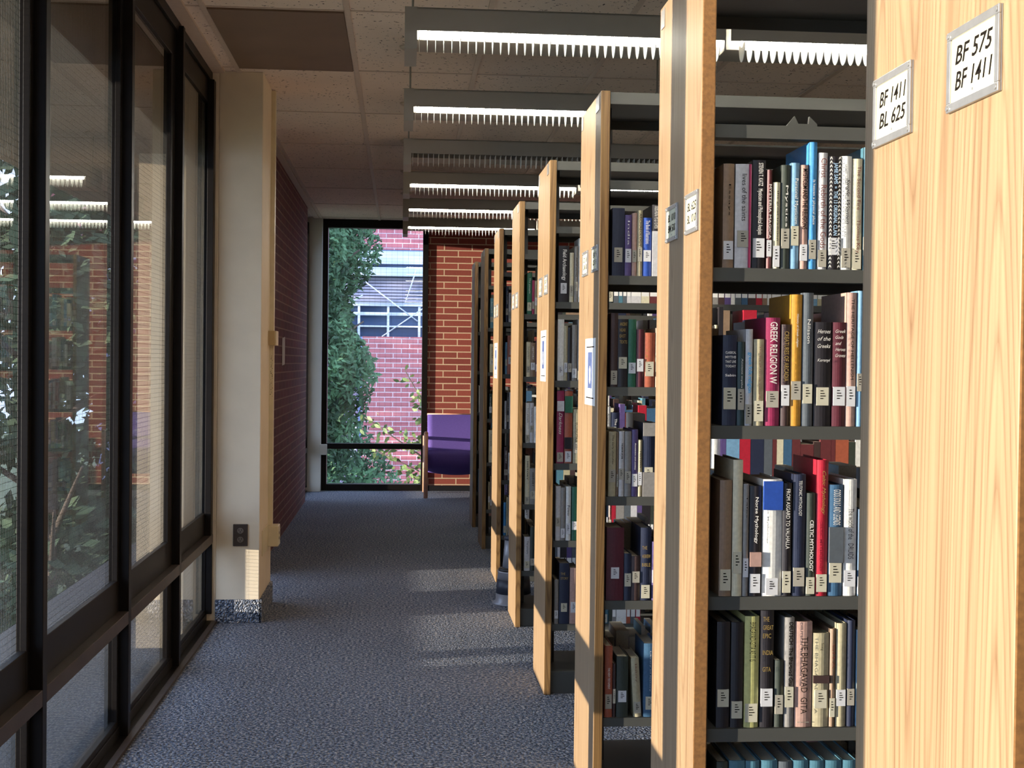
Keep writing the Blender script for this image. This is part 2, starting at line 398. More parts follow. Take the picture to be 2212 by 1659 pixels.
o = empty('junction_box', (-.72, 7.66, .41), 'cream metal box with two sockets low on the pilaster side', 'box')
child(MB().box((-.752, 7.60, .352), (-.690, 7.72, .470), CREAM), 'body', o, .005)
child(MB().box((-.752, 7.30, .340), (-.747, 7.60, .482), CREAM), 'mounting_plate', o, .002)
s = MB()
for z in (.395, .425): s.box((-.690, 7.650, z-.007), (-.6885, 7.664, z+.007), BLACKT)
child(s, 'sockets', o)
s = MB().box((-.752, 7.63, .470), (-.728, 7.68, H-.01), CREAM)
R_ = random.Random(2)
for k in range(26):
    zz = 1.21+.24*k/26; xx = -.748+R_.uniform(0, .012); s.box((xx, 7.6292, zz), (xx+R_.uniform(.002, .006), 7.630, zz+R_.uniform(.001, .004)), INK)
tag(s.build('conduit_raceway', bevel=.003), 'cream vertical cable raceway running up the pilaster side', 'conduit')
s = MB().box((-.752, 7.56, 1.500), (-.716, 7.6285, 1.583), mat('yellowed_clip', rgb(176, 152, 108), .5)); s.box((-.7275, 7.6285, 1.500), (-.716, 7.70, 1.583), CREAM).box((-.716, 7.575, 1.500), (-.708, 7.70, 1.583), CREAM)
tag(s.build('raceway_coupling', bevel=.002), 'yellowed coupling clipped over the raceway at eye height', 'clip')
s = MB(); pts = []
for i in range(7):
    t = i/6; pts.append((10.62+.33*t, .004+.010*math.sin(t*5)))
vs = []
for z in (1.38, 1.60):
    for y, d in pts: vs.append((-.949+d, y, z+.006*math.sin(y*30)))
s.add(vs, [(i, i+1, i+8, i+7) for i in range(6)], PAPERW)
o = tag(s.build('paper_notice'), 'white sheet of paper taped to the unlit brick wall', 'paper'); sm = o.modifiers.new('s', 'SOLIDIFY'); sm.thickness = .0012

# ------------------------------------------------------------ hanging fluorescent fixtures
def fixture_meshes():
    L = 1.205; Wd = .30
    h = MB(); T = 2.725; zc = 2.640
    h.box((0, 0, zc), (L, .006, T), SHADE).box((0, .105, 2.630), (L, Wd, T), SHADE).box((0, 0, T-.006), (L, .105, T), SHADE)
    e = MB().box((0, -.001, 2.572), (.046, Wd+.001, T+.001), SHADE)
    e2 = MB().box((L-.006, -.001, 2.600), (L, Wd+.001, T+.001), SHADE)
    b = MB(); n = 38; c = .052
    for i in range(n):
        x = .054+i*.0305
        pts = [(c+.045*math.cos(math.pi+q*math.pi/14), 2.640+.069*math.sin(math.pi+q*math.pi/14)) for q in range(15)]
        b.prism(pts, 'x', x, x+.0020, LOUVER)
    t = MB().tube((.054, c, 2.646), (L-.012, c, 2.646), .018, TUBE, 12)
    t2 = MB().tube((.054, c, 2.665), (L-.012, c, 2.665), .013, TUBE_OFF, 10)
    r = MB().tube((.03, .15, T), (.03, .15, H-.02), .0045, SHADE, 8)
    cn = MB().lathe([(.055, 0), (.052, -.008), (.03, -.02), (.008, -.028)], (.03, .15, H), TEE, 20)
    return [x.build(nm) for x, nm in ((h, 'housing'), (e, 'end_cap'), (e2, 'end_cap'), (b, 'louvre'), (t, 'lamp_tube'), (t2, 'lamp_tube'), (r, 'hanging_rod'), (cn, 'ceiling_canopy'))]
FM = fixture_meshes(); first = True
rows = [(.60, 11), (2.02, 11), (3.46, 11), (4.90, 11), (6.36, 10), (7.78, 0), (9.12, 11), (10.60, 11), (12.00, 11)]  # rows before the nearest in view are unseen, added for illumination
names = {4.90: 'nearest row in view', 6.36: 'second row from the front', 7.78: 'third row, unlit', 9.12: 'fourth row from the front', 10.60: 'fifth row from the front', 12.00: 'farthest row'}
for (y, lit) in rows:
    for k in range(2):
        on = (lit == 11) or (lit == 10 and k == 0)
        nm = names.get(y, 'unseen row added overhead for light' if y > 3 else 'unseen row added over the near shelves' if y > 2 else 'unseen row added behind the near shelves')
        o = empty('ceiling_light', (.0+k*1.225, y, 0), '%s hanging fluorescent fixture, %s, %s' % ('lit' if on else 'dark', nm, 'its aisle end unit' if k == 0 else 'its second unit'), 'light', 'hanging ceiling lights')
        for m in FM:
            if m is FM[4] and not on: continue
            if m is FM[5] and on: continue
            if m is FM[1] and k == 1: continue
            c = m.copy(); COL.objects.link(c); c.parent = o
for m in FM: bpy.data.objects.remove(m)
s = MB().box((1.75, 4.35, H-.012), (2.35, 4.42, H), SHADE)
for k in range(14): s.box((1.76+k*.04, 3.85, H-.018), (1.78+k*.04, 4.35, H-.004), SHADE)
tag(s.build('ceiling_vent'), 'slatted air vent in the ceiling above the nearest shelves', 'vent')

# ------------------------------------------------------------ library ranges
PX0, PX1 = .620, .650
RY = [1.28, 2.725, 4.14, 5.58, 7.02, 8.47, 9.97, 11.30]
RD = .46
HP = 2.28
SH = {0: [.30, .655, .99, 1.34, 1.665, 1.97], 1: [.312, .645, .926, 1.289, 1.623, 1.925], 2: [.286, .661, .994, 1.344, 1.698, 2.0]}
def shelf_list(i): return SH.get(i, [.300, .658, .989, 1.343, 1.679, 2.0])
rng_names = ['nearest, cropped by the right edge', 'second from the camera', 'third from the camera', 'fourth from the camera', 'fifth from the camera', 'sixth from the camera', 'seventh from the camera', 'farthest, by the purple chair']
card_txt = {0: [('BF 575', 'BF 1411'), ('BF 1411', 'BL 625')], 1: [('BL 625', 'BL 1010'), ('BL 1010', 'BM 500')]}
def card_holder(par, y0, y1, z0, z1, txt, holder_name='card_holder'):
    """a metal frame with screws on the panel face that looks to the aisle; y0 is its nearer edge"""
    x = PX0; m = MB(); t = .010
    m.box((x-.002, y0, z0), (x, y1, z1), CHROME)
    for (a, b, c, d) in ((y0, y1, z0, z0+t), (y0, y1, z1-t, z1), (y0, y0+t, z0+t, z1-t), (y1-t, y1, z0+t, z1-t)): m.box((x-.005, a, c), (x-.002, b, d), CHROME)
    h = child(m, holder_name, par, .0008)
    c = MB().box((x-.0028, y0+t, z0+t), (x-.002, y1-t, z1-t), PAPER)
    if txt:
        zz = z1-t-.008; hh = (z1-z0-2*t-.026)/2
        for q, s_ in enumerate(txt):
            put_text(c, s_, INK, (x-.0032, y1-t-.010, zz-hh-(hh+.006)*q), (0, -1, 0), (0, 0, 1), (y1-y0-2*t-.018), hh*.92, .25, .012)
        c.box((x-.0034, (y0+y1)/2-.0015, z0+t+.004), (x-.0028, (y0+y1)/2+.0015, z0+t+.007), CHROME)
    cc = c.build('label_card'); cc.parent = h; cc.matrix_parent_inverse = Matrix.Translation(-par.location) if False else Matrix()
    for (yy, zz) in ((y0+.005, z0+.005), (y1-.005, z0+.005), (y0+.005, z1-.005), (y1-.005, z1-.005)):
        sc = MB().tube((x-.0065, yy, zz), (x-.004, yy, zz), .0030, CHROME, 10).build('screw'); sc.parent = h
    return h
def rack(i):
    y = RY[i]; yb = y+RD
    root = empty('library_shelving', (PX0, y, 0), 'double sided book range with tall oak end panel, %s' % rng_names[i], 'bookshelf', 'library book ranges along the aisle')
    edge = PARTICLE if i in (0, 1) else WOODEDGE
    child(MB().box((PX0, y, 0), (PX1, yb, HP), WOOD, faces={2: edge, 3: edge}), 'end_panel', root, .003 if i > 1 else .0025)
    if i > 0:
        child(MB().box((PX0-.002, y+.03, HP-.055), (PX0, y+.10, HP-.01), CHROME), 'panel_bracket', root)
        child(MB().box((PX0-.002, yb-.06, HP-.055), (PX0, yb-.02, HP-.01), CHROME), 'panel_bracket', root)
    for xu in (.665, 1.60, 2.53, 3.46):
        child(MB().box((PX1+.001 if xu < .7 else xu, y+.205, 0), (PX1+.036 if xu < .7 else xu+.04, y+.255, 2.266), STEELD), 'upright', root)
    child(MB().box((PX1, y+.004, 2.268), (3.5, yb-.004, 2.276), STEEL).box((PX1, y+.002, 2.238), (3.5, y+.006, 2.276), STEEL).box((PX1, yb-.006, 2.238), (3.5, yb-.002, 2.276), STEEL), 'top_canopy', root, .001)
    child(MB().prism([(y+.01, 2.24), (y+.20, 2.06), (y+.20, 2.26), (y+.01, 2.268)], 'x', PX1+.002, PX1+.004, STEEL), 'canopy_bracket', root)
    child(MB().box((PX1, y+.025, 0), (3.5, y+.04, .095), STEEL).box((PX1, yb-.04, 0), (3.5, yb-.025, .095), STEEL).box((PX1, y+.04, .085), (3.5, yb-.04, .095), STEEL), 'base_kick_plate', root, .002)
    for z in shelf_list(i):
        for side in (0, 1):
            for (xa, xb) in ((PX1+.004, 1.598), (1.602, 2.528), (2.532, 3.49)):
                if xa > 1.7 and i > 5: continue
                m = MB()
                if side == 0:
                    m.box((xa, y+.018, z-.004), (xb, y+.195, z), STEEL).box((xa, y+.016, z-.028), (xb, y+.020, z), STEEL).box((xa, y+.020, z-.028), (xb, y+.035, z-.026), STEEL)
                    m.prism([(y+.02, z-.028), (y+.19, z-.028), (y+.19, z+.13), (y+.15, z+.13), (y+.02, z+.01)], 'x', xa-.002, xa, STEEL)
                else:
                    m.box((xa, yb-.195, z-.004), (xb, yb-.018, z), STEEL).box((xa, yb-.020, z-.028), (xb, yb-.016, z), STEEL)
                child(m, 'shelf', root)
    if i == 1:
        z = 1.925
        for xq in (.83, 1.20):
            child(MB().prism([(xq, z), (xq+.045, z), (xq+.045, z+.006), (xq+.028, z+.022), (xq+.026, z+.006), (xq+.004, z+.006), (xq-.004, z+.022), (xq-.022, z)], 'y', y+.022, y+.032, STEEL), 'shelf_divider', root)
    if i == 0:
        card_holder(root, 1.330, 1.462, 1.706, 1.797, card_txt[0][0]); card_holder(root, 1.570, 1.698, 1.704, 1.793, card_txt[0][1])
    elif i == 1:
        card_holder(root, 2.735, 2.855, 1.700, 1.787, card_txt[1][0]); card_holder(root, 2.945, 3.065, 1.701, 1.784, card_txt[1][1])
    elif i < 6:
        card_holder(root, y+.02, y+.14, 1.713, 1.797, ('BX 9', 'CB 19')); card_holder(root, y+.24, y+.36, 1.713, 1.797, ('D 16', 'DA 30'))
    return root
for i in range(8): rack(i)

# posters taped to the end panels
for (i, a, b, z0, z1, w) in ((2, 4.19, 4.42, 1.281, 1.500, 'third'), (3, 5.64, 5.86, 1.338, 1.560, 'fourth'), (5, 8.53, 8.80, 1.315, 1.545, 'sixth')):
    x = PX0; s = MB().box((x-.0012, a, z0), (x-.0002, b, z1), PAPERW)
    o = tag(s.build('poster'), 'white notice with blue picture taped to the %s end panel' % w, 'poster', 'notices taped to the end panels')
    c = MB().box((x-.0016, a+.07, z0+.055), (x-.0012, b-.065, z1-.045), BLUEINK)
    c.prism([((a+b)/2+.022*math.cos(t*.52)*(1 if t % 2 else .6), (z0+z1)/2-.01+.03*math.sin(t*.52)) for t in range(12)], 'x', x-.0019, x-.0016, PAPERW)
    child(c, 'printed_picture', o)
    c = MB().box((x-.0016, a+.03, z1-.03), (x-.0012, b-.03, z1-.026), INK).box((x-.0016, a+.03, z0+.022), (x-.0012, b-.03, z0+.026), INK)
    child(c, 'printed_rule', o)

# ------------------------------------------------------------ books
CN = {  # spoken colour -> albedo
 'tan brown': (134, 110, 88), 'pale grey': (196, 194, 196), 'black': (34, 30, 34), 'maroon': (96, 44, 46), 'cream': (206, 198, 170), 'dark green': (52, 58, 50),
 'light blue': (110, 150, 180), 'bright blue': (64, 136, 190), 'white': (222, 220, 214), 'navy blue': (34, 40, 62), 'dark teal': (34, 56, 58), 'beige': (172, 162, 132),
 'crimson': (142, 40, 78), 'dark brown': (64, 46, 44), 'mustard': (184, 132, 44), 'slate grey': (84, 90, 96), 'pinkish tan': (176, 142, 130), 'grey': (134, 130, 126),
 'green': (40, 96, 72), 'red': (166, 28, 48), 'teal': (74, 116, 132), 'olive yellow': (190, 186, 120), 'purple': (84, 68, 116), 'rust': (160, 84, 60), 'royal blue': (38, 74, 158), 'steel blue': (58, 92, 122), 'wine': (84, 34, 44)}
CM = {k: mat('cloth_'+k.replace(' ', '_'), rgb(*v), .5, noise=.10, nscale=120) for k, v in CN.items()}
TW = mat('white_title_ink', rgb(226, 222, 214), .6); TB = INK; TG = mat('gold_title_ink', rgb(190, 160, 90), .4, .4); TU = mat('blue_title_ink', rgb(30, 110, 160), .6); TR = mat('brown_title_ink', rgb(110, 50, 40), .6)
TN = mat('red_title_ink', rgb(150, 30, 50), .6)
ORD = ['first', 'second', 'third', 'fourth', 'fifth', 'sixth', 'seventh', 'eighth', 'ninth', 'tenth', 'eleventh', 'twelfth', 'thirteenth', 'fourteenth']
LABS = [mat('label_white', rgb(206, 206, 208), .7), mat('label_cream', rgb(192, 186, 164), .7), mat('label_aged', rgb(164, 158, 144), .7)]
def book(x, y, z, w, h, d, colour, label, group, title=None, tcol=None, tz=(.28, .95), tw=.5, bold=0, shear=0, tag_z=None, tag_h=None, lean=0, extra=None, horizontal=None, detail=True, zigzag=False, stripe=False):
    """spine faces -y at y; stands on z; origin at the book's foot"""
    m = CM[colour]; c = .0022; D = d = min(d, .176)
    b = MB(); r = min(.004, w*.2)
    # case: two boards and a softly rounded spine
    b.box((0, .004, 0), (c, D, h), m); b.box((w-c, .004, 0), (w, D, h), m)
    n = 6; pts = [(w*k/n, .004-.004*math.sin(math.pi*k/n)) for k in range(n+1)]
    b.prism(pts+[(w, .007), (0, .007)], 'z', 0, h, m)
    o = b.build('book'); o.location = (x, y, z)
    if lean: o.rotation_euler = (0, lean, 0)
    tag(o, label, 'book', group)
    pg = MB().box((c, .008, .003), (w-c, D-.004, h-.004), PAGE).build('page_block', o)
    if detail:
        if tag_z is None: tag_z = random.choice((.02, .08, .12, .15, .2, .26))
        if tag_h is None: tag_h = random.uniform(.034, .047)
        if title and not horizontal: tag_z = min(tag_z, max(.01, tz[0]-tag_h/h-.012))
        LB = random.choice(LABS)
        lw = min(w*.86, .026); l0 = (w-lw)/2; z0 = h*tag_z if tag_z > 0 else .01
        lb = MB().box((l0, -.0008, z0), (l0+lw, -.0002, z0+tag_h), LB)
        lb.box((l0, -.0002, z0), (l0+lw, .003, z0+tag_h), LB)
        for q in range(4): lb.box((l0+lw*.3, -.0011, z0+tag_h*(.78-.14*q)), (l0+lw*(.55+.1*((q*7) % 3)), -.0008, z0+tag_h*(.83-.14*q)), INK)
        lb.build('call_number_label', o)
        if title:
            t = MB(); tm = tcol or TW
            if horizontal:
                k = len(horizontal); zz = h*tz[1]
                for q, s_ in enumerate(horizontal):
                    hh = min(.011, h*(tz[1]-tz[0])/k*.55); put_text(t, s_, tm, (w*.12, -.0046 if w > .03 else -.0044, zz-hh-q*h*(tz[1]-tz[0])/k), (1, 0, 0), (0, 0, 1), w*.76*min(1, len(s_)/5), hh, shear, bold)
            else:
                ww = w*tw
                put_text(t, title, tm, (w/2-ww/2, -.0046, h*tz[1]), (0, 0, -1), (1, 0, 0), h*(tz[1]-tz[0]), ww, shear, bold)
            t.build('title_lettering', o)
        if zigzag:
            t = MB(); st = .0085; k = 0
            while k*st < h-.006:
                for sx in (0, 1):
                    x0, x1 = (.001, w*.24) if sx == 0 else (w-.001, w*.76); zz = .003+k*st; xm = (x0+x1)/2
                    t.add([(x0, -.0043, zz), (xm, -.0047, zz+.004), (x1, -.0047, zz), (x1, -.0047, zz+.0035), (xm, -.0047, zz+.0075), (x0, -.0043, zz+.0035)], [(0, 1, 4, 5), (1, 2, 3, 4)], TW)
                k += 1
            t.build('zigzag_border', o)
        if stripe: MB().box((w*.80, -.0036, .001), (w*.92, .003, h-.001), CM['crimson']).build('pink_stripe', o)
        if extra:
            for (e0, e1, cm, nm) in extra:
                MB().box((.0005, -.0042, h*e0), (w-.0005, .002, h*e1), cm).build(nm, o)
    return o
NAMED = []
SN = ['lowest shelf', 'second shelf up', 'third shelf up', 'fourth shelf up', 'fifth shelf up']
RN = {1: 'second range', 2: 'third range', 3: 'fourth range', 4: 'fifth range', 5: 'sixth range', 6: 'seventh range', 7: 'farthest range'}
def row(ri, si, specs, xs):
    y = RY[ri]+.022; z = shelf_list(ri)[si]
    last = None
    for k, ((x, w, h), sp) in enumerate(zip(xs, specs)):
        col = sp[0]; kw = dict(sp[2]) if len(sp) > 2 else {}
        ti = sp[1]
        lab = '%s book, %s from end panel, %s, %s' % (col, ORD[k], SN[si], RN[ri])
        if ti and not kw.get('nolab'): lab = '%s lettered book, %s from end panel, %s, %s' % (col, ORD[k], SN[si], RN[ri])
        kw.pop('nolab', None)
        if ri == 1 and si == 0: kw.setdefault('tag_z', .2)
        book(x, y, z+.0003, w-.0008, h, kw.pop('d', .15+.05*random.random()), col, lab, 'books on the %s of the %s' % (SN[si], RN[ri]), ti, **kw)
V = {}
# second range: the wall of books beside the near panel (x, thickness, height from the shelf)
row(1, 4, [('tan brown', 'Essays', dict(tcol=TB, tz=(.5, .8), tw=.25)), ('pale grey', 'lives of the saints', dict(tcol=TB, tz=(.45, .9), tw=.3, stripe=True)),
  ('black', 'STEVEN T. KATZ   Mysticism and Philosophical Analysis', dict(tz=(.31, .97), tw=.45, tag_z=.10, bold=.01)), ('maroon', 'MYSTERIA MAGICA', dict(tz=(.3, .85), tw=.5)),
  ('cream', 'the great tradition', dict(tcol=TB, tz=(.32, .9), tw=.35)), ('dark green', 'Mystics', dict(tz=(.4, .8), tw=.35, tag_z=.25)), ('light blue', 'Personal Mysticism', dict(tcol=TW, tz=(.42, .85), tw=.5, tag_z=.22)),
  ('pinkish tan', 'MYSTICISM AND THE RELIGIONS', dict(tcol=TB, tz=(.38, .96), tw=.62, bold=.02)), ('bright blue', 'Is heaven a physical place', dict(tz=(.35, .7), tw=.4, d=.21)),
  ('pale grey', 'Christ   Rebirth of the Gods', dict(tcol=TR, tz=(.18, .95), tw=.62)), ('black', 'JAMIE SAMS  =  THE 13 ORIGINAL CLAN', dict(tcol=mat('pale_blue_title', rgb(170, 200, 226), .6), tz=(.3, .94), tw=.42, bold=.02, tag_z=.13, zigzag=True)),
  ('white', 'Single Women', dict(tcol=TB, tz=(.4, .8), tw=.45, shear=.4)), ('cream', 'The Second Fire     Thomas Key', dict(tcol=TR, tz=(.15, .93), tw=.5))],
  [(0.675, 0.024, 0.22), (0.701, 0.036, 0.22), (0.738, 0.029, 0.229), (0.769, 0.012, 0.209), (0.783, 0.016, 0.183), (0.8, 0.02, 0.22), (0.821, 0.019, 0.225), (0.841, 0.018, 0.221), (0.86, 0.018, 0.270), (0.88, 0.021, 0.248), (0.902, 0.027, 0.241), (0.931, 0.023, 0.242), (0.955, 0.022, 0.237)])
row(1, 3, [('navy blue', 'x', dict(horizontal=['CLASSICAL', 'MYTHS', 'THAT LIVE', 'TODAY', '', 'Sabin'], tz=(.52, .82), bold=.02, tag_z=.18)), ('dark teal', 'Ancient myths', dict(tz=(.45, .8), tw=.3, tag_z=.2)),
  ('pale grey', 'greek folk religion', dict(tcol=TU, tz=(.34, .76), tw=.7, bold=.02)), ('beige', 'The art of Greek comedy', dict(tcol=TR, tz=(.3, .92), tw=.2)),
  ('crimson', 'GREEK RELIGION W', dict(tz=(.39, .96), tw=.5, tag_z=.17, bold=.01)), ('dark brown', 'CREATURES OF ARCADIA', dict(tcol=TG, tz=(.44, .93), tw=.5, tag_z=.2)),
  ('mustard', 'History of Greek religion', dict(tcol=TW, tz=(.6, .85), tw=.25, tag_z=.2)), ('slate grey', 'Nilsson', dict(tz=(.62, .8), tw=.3, tag_z=.17)), ('black', 'x', dict(horizontal=['Heroes', 'of the', 'Greeks', '', 'Kerenyi'], tz=(.58, .93), shear=.4, tag_z=.2)),
  ('wine', 'x', dict(horizontal=['Greek', 'Gods', 'and', 'Heroes', 'Graves'], tz=(.64, .93), shear=.4, tag_z=.2)), ('pinkish tan', 'THE HERITAGE OF HELLENISM', dict(tcol=TB, tz=(.35, .95), tw=.3)), ('light blue', None)],
  [(0.679, 0.031, 0.192), (0.711, 0.016, 0.178), (0.728, 0.016, 0.205), (0.746, 0.023, 0.184), (0.771, 0.032, 0.23), (0.805, 0.02, 0.216), (0.826, 0.024, 0.28), (0.851, 0.024, 0.284), (0.877, 0.038, 0.222), (0.917, 0.03, 0.222), (0.947, 0.022, 0.286), (0.97, 0.016, 0.290)])
row(1, 2, [('tan brown', None, dict(tag_z=.05)), ('cream', None, dict(tag_z=.17)), ('grey', 'Tales', dict(tcol=TB, tz=(.7, .9), tw=.2, tag_z=.17)), ('black', 'Norse Mythology', dict(tz=(.48, .9), tw=.36, bold=.01, tag_z=.03, extra=[(.27, .4, CM['pinkish tan'], 'spine_picture')])),
  ('white', 'ECONOMIC ARTS', dict(tcol=TB, tz=(.08, .12), tw=.2, tag_z=.2, extra=[(.74, .985, CM['royal blue'], 'blue_title_band')])), ('black', 'FROM ASGARD TO VALHALLA', dict(tz=(.42, .95), tw=.42, tag_z=.03)), ('navy blue', 'TEUTONIC MYTHOLOGY', dict(tz=(.66, .95), tw=.25, tag_z=.08)),
  ('dark green', 'CELTIC MYTHOLOGY', dict(tz=(.24, .74), tw=.4, bold=.02, tag_z=.02)), ('red', 'Celtic Mythology', dict(tcol=TG, tz=(.6, .92), tw=.38, shear=.4, tag_z=.03)), ('steel blue', 'GODS SOULS AND LEGENDS', dict(tz=(.64, .96), tw=.5, tag_z=.12, extra=[(.3, .62, CM['slate grey'], 'spine_picture')])),
  ('white', 'The world of the   DRUIDS', dict(tcol=TB, tz=(.32, .75), tw=.42))],
  [(0.677, 0.027, 0.247), (0.705, 0.022, 0.29), (0.728, 0.013, 0.239), (0.742, 0.026, 0.235), (0.77, 0.043, 0.249), (0.813, 0.021, 0.241), (0.836, 0.028, 0.26), (0.865, 0.021, 0.22), (0.887, 0.026, 0.291), (0.914, 0.032, 0.238), (0.947, 0.029, 0.25)])
row(1, 1, [('black', None, dict(tag_z=.2)), ('black', None, dict(tag_z=.09)), ('olive yellow', 'BHAGAVAD-GITA AS IT IS', dict(tcol=TB, tz=(.6, .95), tw=.42, tag_z=.05)), ('black', 'x', dict(horizontal=['THE', 'GREAT', 'EPIC', '', 'INDIA', '', 'GITA'], tcol=TG, tz=(.45, .95), tag_z=.18)),
  ('dark green', None, dict(tag_z=.2)), ('grey', 'DEUTSCH  The Bhagavad Gita', dict(tcol=TB, tz=(.38, .96), tw=.55, bold=.03, tag_z=.2)), ('pinkish tan', 'THE BHAGAVAD  GITA', dict(tcol=TB, tz=(.13, .86), tw=.38, tag_z=-1, tag_h=.001)),
  ('beige', 'Song', dict(tcol=TB, tz=(.82, .9), tw=.2, tag_z=.2, extra=[(.47, .55, CM['dark brown'], 'spine_emblem')])), ('tan brown', 'GITA', dict(tcol=TR, tz=(.6, .85), tw=.4, tag_z=.1)), ('beige', None, dict(tag_z=.2)), ('navy blue', None, dict(tag_z=.2))],
  [(0.675, 0.029, 0.226), (0.706, 0.027, 0.225), (0.735, 0.032, 0.238), (0.769, 0.03, 0.25), (0.801, 0.02, 0.143), (0.822, 0.022, 0.235), (0.845, 0.038, 0.226), (0.884, 0.036, 0.201), (0.921, 0.013, 0.21), (0.935, 0.023, 0.222), (0.959, 0.018, 0.228)])
row(1, 0, [('dark green', 'JUNG', dict(tz=(.7, .96), tw=.4))]+[('teal', 'TALMUD', dict(tz=(.6, .8), tw=.4))]*3+[('slate grey', None)]+[('teal', 'TALMUD', dict(tz=(.6, .8), tw=.4))]*4,
  [(0.678, 0.025, 0.26), (0.705, 0.035, 0.262), (0.741, 0.031, 0.261), (0.774, 0.037, 0.262), (0.812, 0.031, 0.259), (0.844, 0.035, 0.261), (0.88, 0.033, 0.26), (0.914, 0.038, 0.26), (0.953, 0.032, 0.26)])
# third range
row(2, 4, [('navy blue', None, dict(tag_z=.2)), ('purple', 'India', dict(tz=(.5, .9), tw=.3, tag_z=.22)), ('pinkish tan', None, dict(tag_z=.22)), ('beige', 'ARCHAEOLOGY', dict(tcol=TB, tz=(.45, .95), tw=.5)), ('royal blue', 'The Book of Illustrations', dict(tz=(.55, .95), tw=.5, tag_z=.25)),
  ('black', 'UNDERSTANDING THE OLD TESTAMENT', dict(tz=(.66, .98), tw=.6, extra=[(0, .63, CM['pale grey'], 'spine_wrap')], tag_z=.2)), ('red', None)],
  [(0.665, 0.040, 0.215), (0.706, 0.022, 0.194), (0.729, 0.016, 0.2), (0.746, 0.017, 0.209), (0.764, 0.028, 0.186), (0.793, 0.029, 0.228), (0.823, 0.024, 0.204)])
row(2, 3, [('dark brown', None, dict(tag_z=.03)), ('black', 'x', dict(horizontal=['ANCIENT', 'NEAR', 'EAST', 'TEXTS'], tcol=TG, tz=(.6, .95), tag_z=.27)), ('green', None, dict(tag_z=.2)), ('wine', None, dict(tag_z=.27)), ('rust', 'x', dict(horizontal=['A', 'B', 'C'], tcol=TG, tz=(.4, .7), tag_z=.2)), ('tan brown', None), ('dark brown', None)],
  [(0.664, 0.024, 0.235), (0.688, 0.032, 0.216), (0.721, 0.026, 0.216), (0.748, 0.024, 0.184), (0.773, 0.035, 0.174), (0.809, 0.010, 0.189), (0.820, 0.023, 0.185)])
row(2, 2, [('beige', 'The early churches', dict(tcol=TB, tz=(.5, .95), tw=.3, tag_z=.22)), ('tan brown', None, dict(tag_z=.15)), ('pale grey', 'THE BOOK OF JOB', dict(tcol=TB, tz=(.58, .82), tw=.4, bold=.03)), ('grey', None, dict(tag_z=.2)), ('purple', 'Asceticism and society', dict(tz=(.4, .8), tw=.3, tag_z=.15)),
  ('beige', 'HISTORY', dict(tcol=TB, tz=(.5, .8), tw=.4, tag_z=.2)), ('navy blue', None, dict(tag_z=.2, extra=[(.82, .999, CM['grey'], 'spine_band'), (0, .33, CM['grey'], 'spine_band')])), ('green', None, dict(tag_z=.2))],
  [(0.662, 0.025, 0.207), (0.688, 0.006, 0.204), (0.695, 0.018, 0.208), (0.714, 0.022, 0.208), (0.737, 0.020, 0.214), (0.757, 0.014, 0.181), (0.772, 0.040, 0.236), (0.813, 0.026, 0.201)])
row(2, 1, [('wine', None, dict(tag_z=.3)), ('navy blue', None, dict(tag_z=.3)), ('dark brown', None, dict(tag_z=.4)), ('navy blue', 'x', dict(horizontal=['THE', 'HEBREW', 'BIBLE'], tcol=TG, tz=(.4, .75), tag_z=.03)), ('purple', None, dict(tag_z=.3))],
  [(0.659, 0.057, 0.233), (0.717, 0.024, 0.15), (0.741, 0.028, 0.142), (0.769, 0.036, 0.233), (0.806, 0.026, 0.188)])
row(2, 0, [('rust', 'THE NEW TESTAMENT', dict(tz=(.4, .7), tw=.3, tag_z=.12)), ('dark brown', None), ('dark green', None, dict(tag_z=.25)), ('beige', 'History', dict(tcol=TR, tz=(.6, .9), tw=.3, tag_z=.06, lean=-.06)), ('steel blue', 'Library of history', dict(tz=(.35, .9), tw=.1, tag_z=.1))],
  [(0.659, 0.025, 0.229), (0.685, 0.010, 0.172), (0.697, 0.038, 0.195), (0.754, 0.026, 0.190), (0.784, 0.042, 0.236)])
# fourth range
row(3, 4, [('black', 'Field Archaeology', dict(tz=(.38, .93), tw=.5, bold=.02, tag_z=.15)), ('cream', None), ('grey', 'Aerial survey', dict(tz=(.45, .8), tcol=TB)), ('white', None)], [(0.665, 0.046, 0.24), (0.713, 0.018, 0.211), (0.733, 0.016, 0.239), (0.751, 0.028, 0.273)])
row(3, 3, [('white', None), ('beige', None), ('black', None, dict(tag_z=.16)), ('grey', None, dict(tag_z=.05)), ('grey', None)], [(0.665, 0.028, 0.262), (0.693, 0.016, 0.235), (0.709, 0.018, 0.227), (0.727, 0.022, 0.239), (0.751, 0.024, 0.263)])
row(3, 2, [('crimson', 'Darkness', dict(tz=(.4, .7), tw=.45, shear=.4, extra=[(.72, .86, CM['pale grey'], 'spine_band')])), ('rust', None, dict(extra=[(.7, .93, CM['green'], 'spine_band'), (.2, .36, CM['black'], 'spine_band')], tag_z=.02)), ('beige', 'ECONOMICS', dict(tcol=TB, tz=(.4, .75), tw=.4))], [(0.665, 0.032, 0.31), (0.699, 0.034, 0.31), (0.736, 0.032, 0.232)])
row(3, 1, [('pale grey', None), ('grey', None, dict(tag_z=.05)), ('white', 'Power', dict(tcol=TB, tz=(.45, .65), tw=.5)), ('green', None, dict(tag_z=.2))], [(0.665, 0.022, 0.233), (0.687, 0.02, 0.227), (0.709, 0.022, 0.232), (0.734, 0.028, 0.23)])
row(3, 0, [('grey', None), ('navy blue', 'x', dict(horizontal=['THE', 'STORY'], tcol=TG, tz=(.7, .85), tag_z=.2)), ('pinkish tan', None, dict(tag_z=.2))], [(0.664, 0.018, 0.19), (0.684, 0.044, 0.26), (0.73, 0.036, 0.24)])
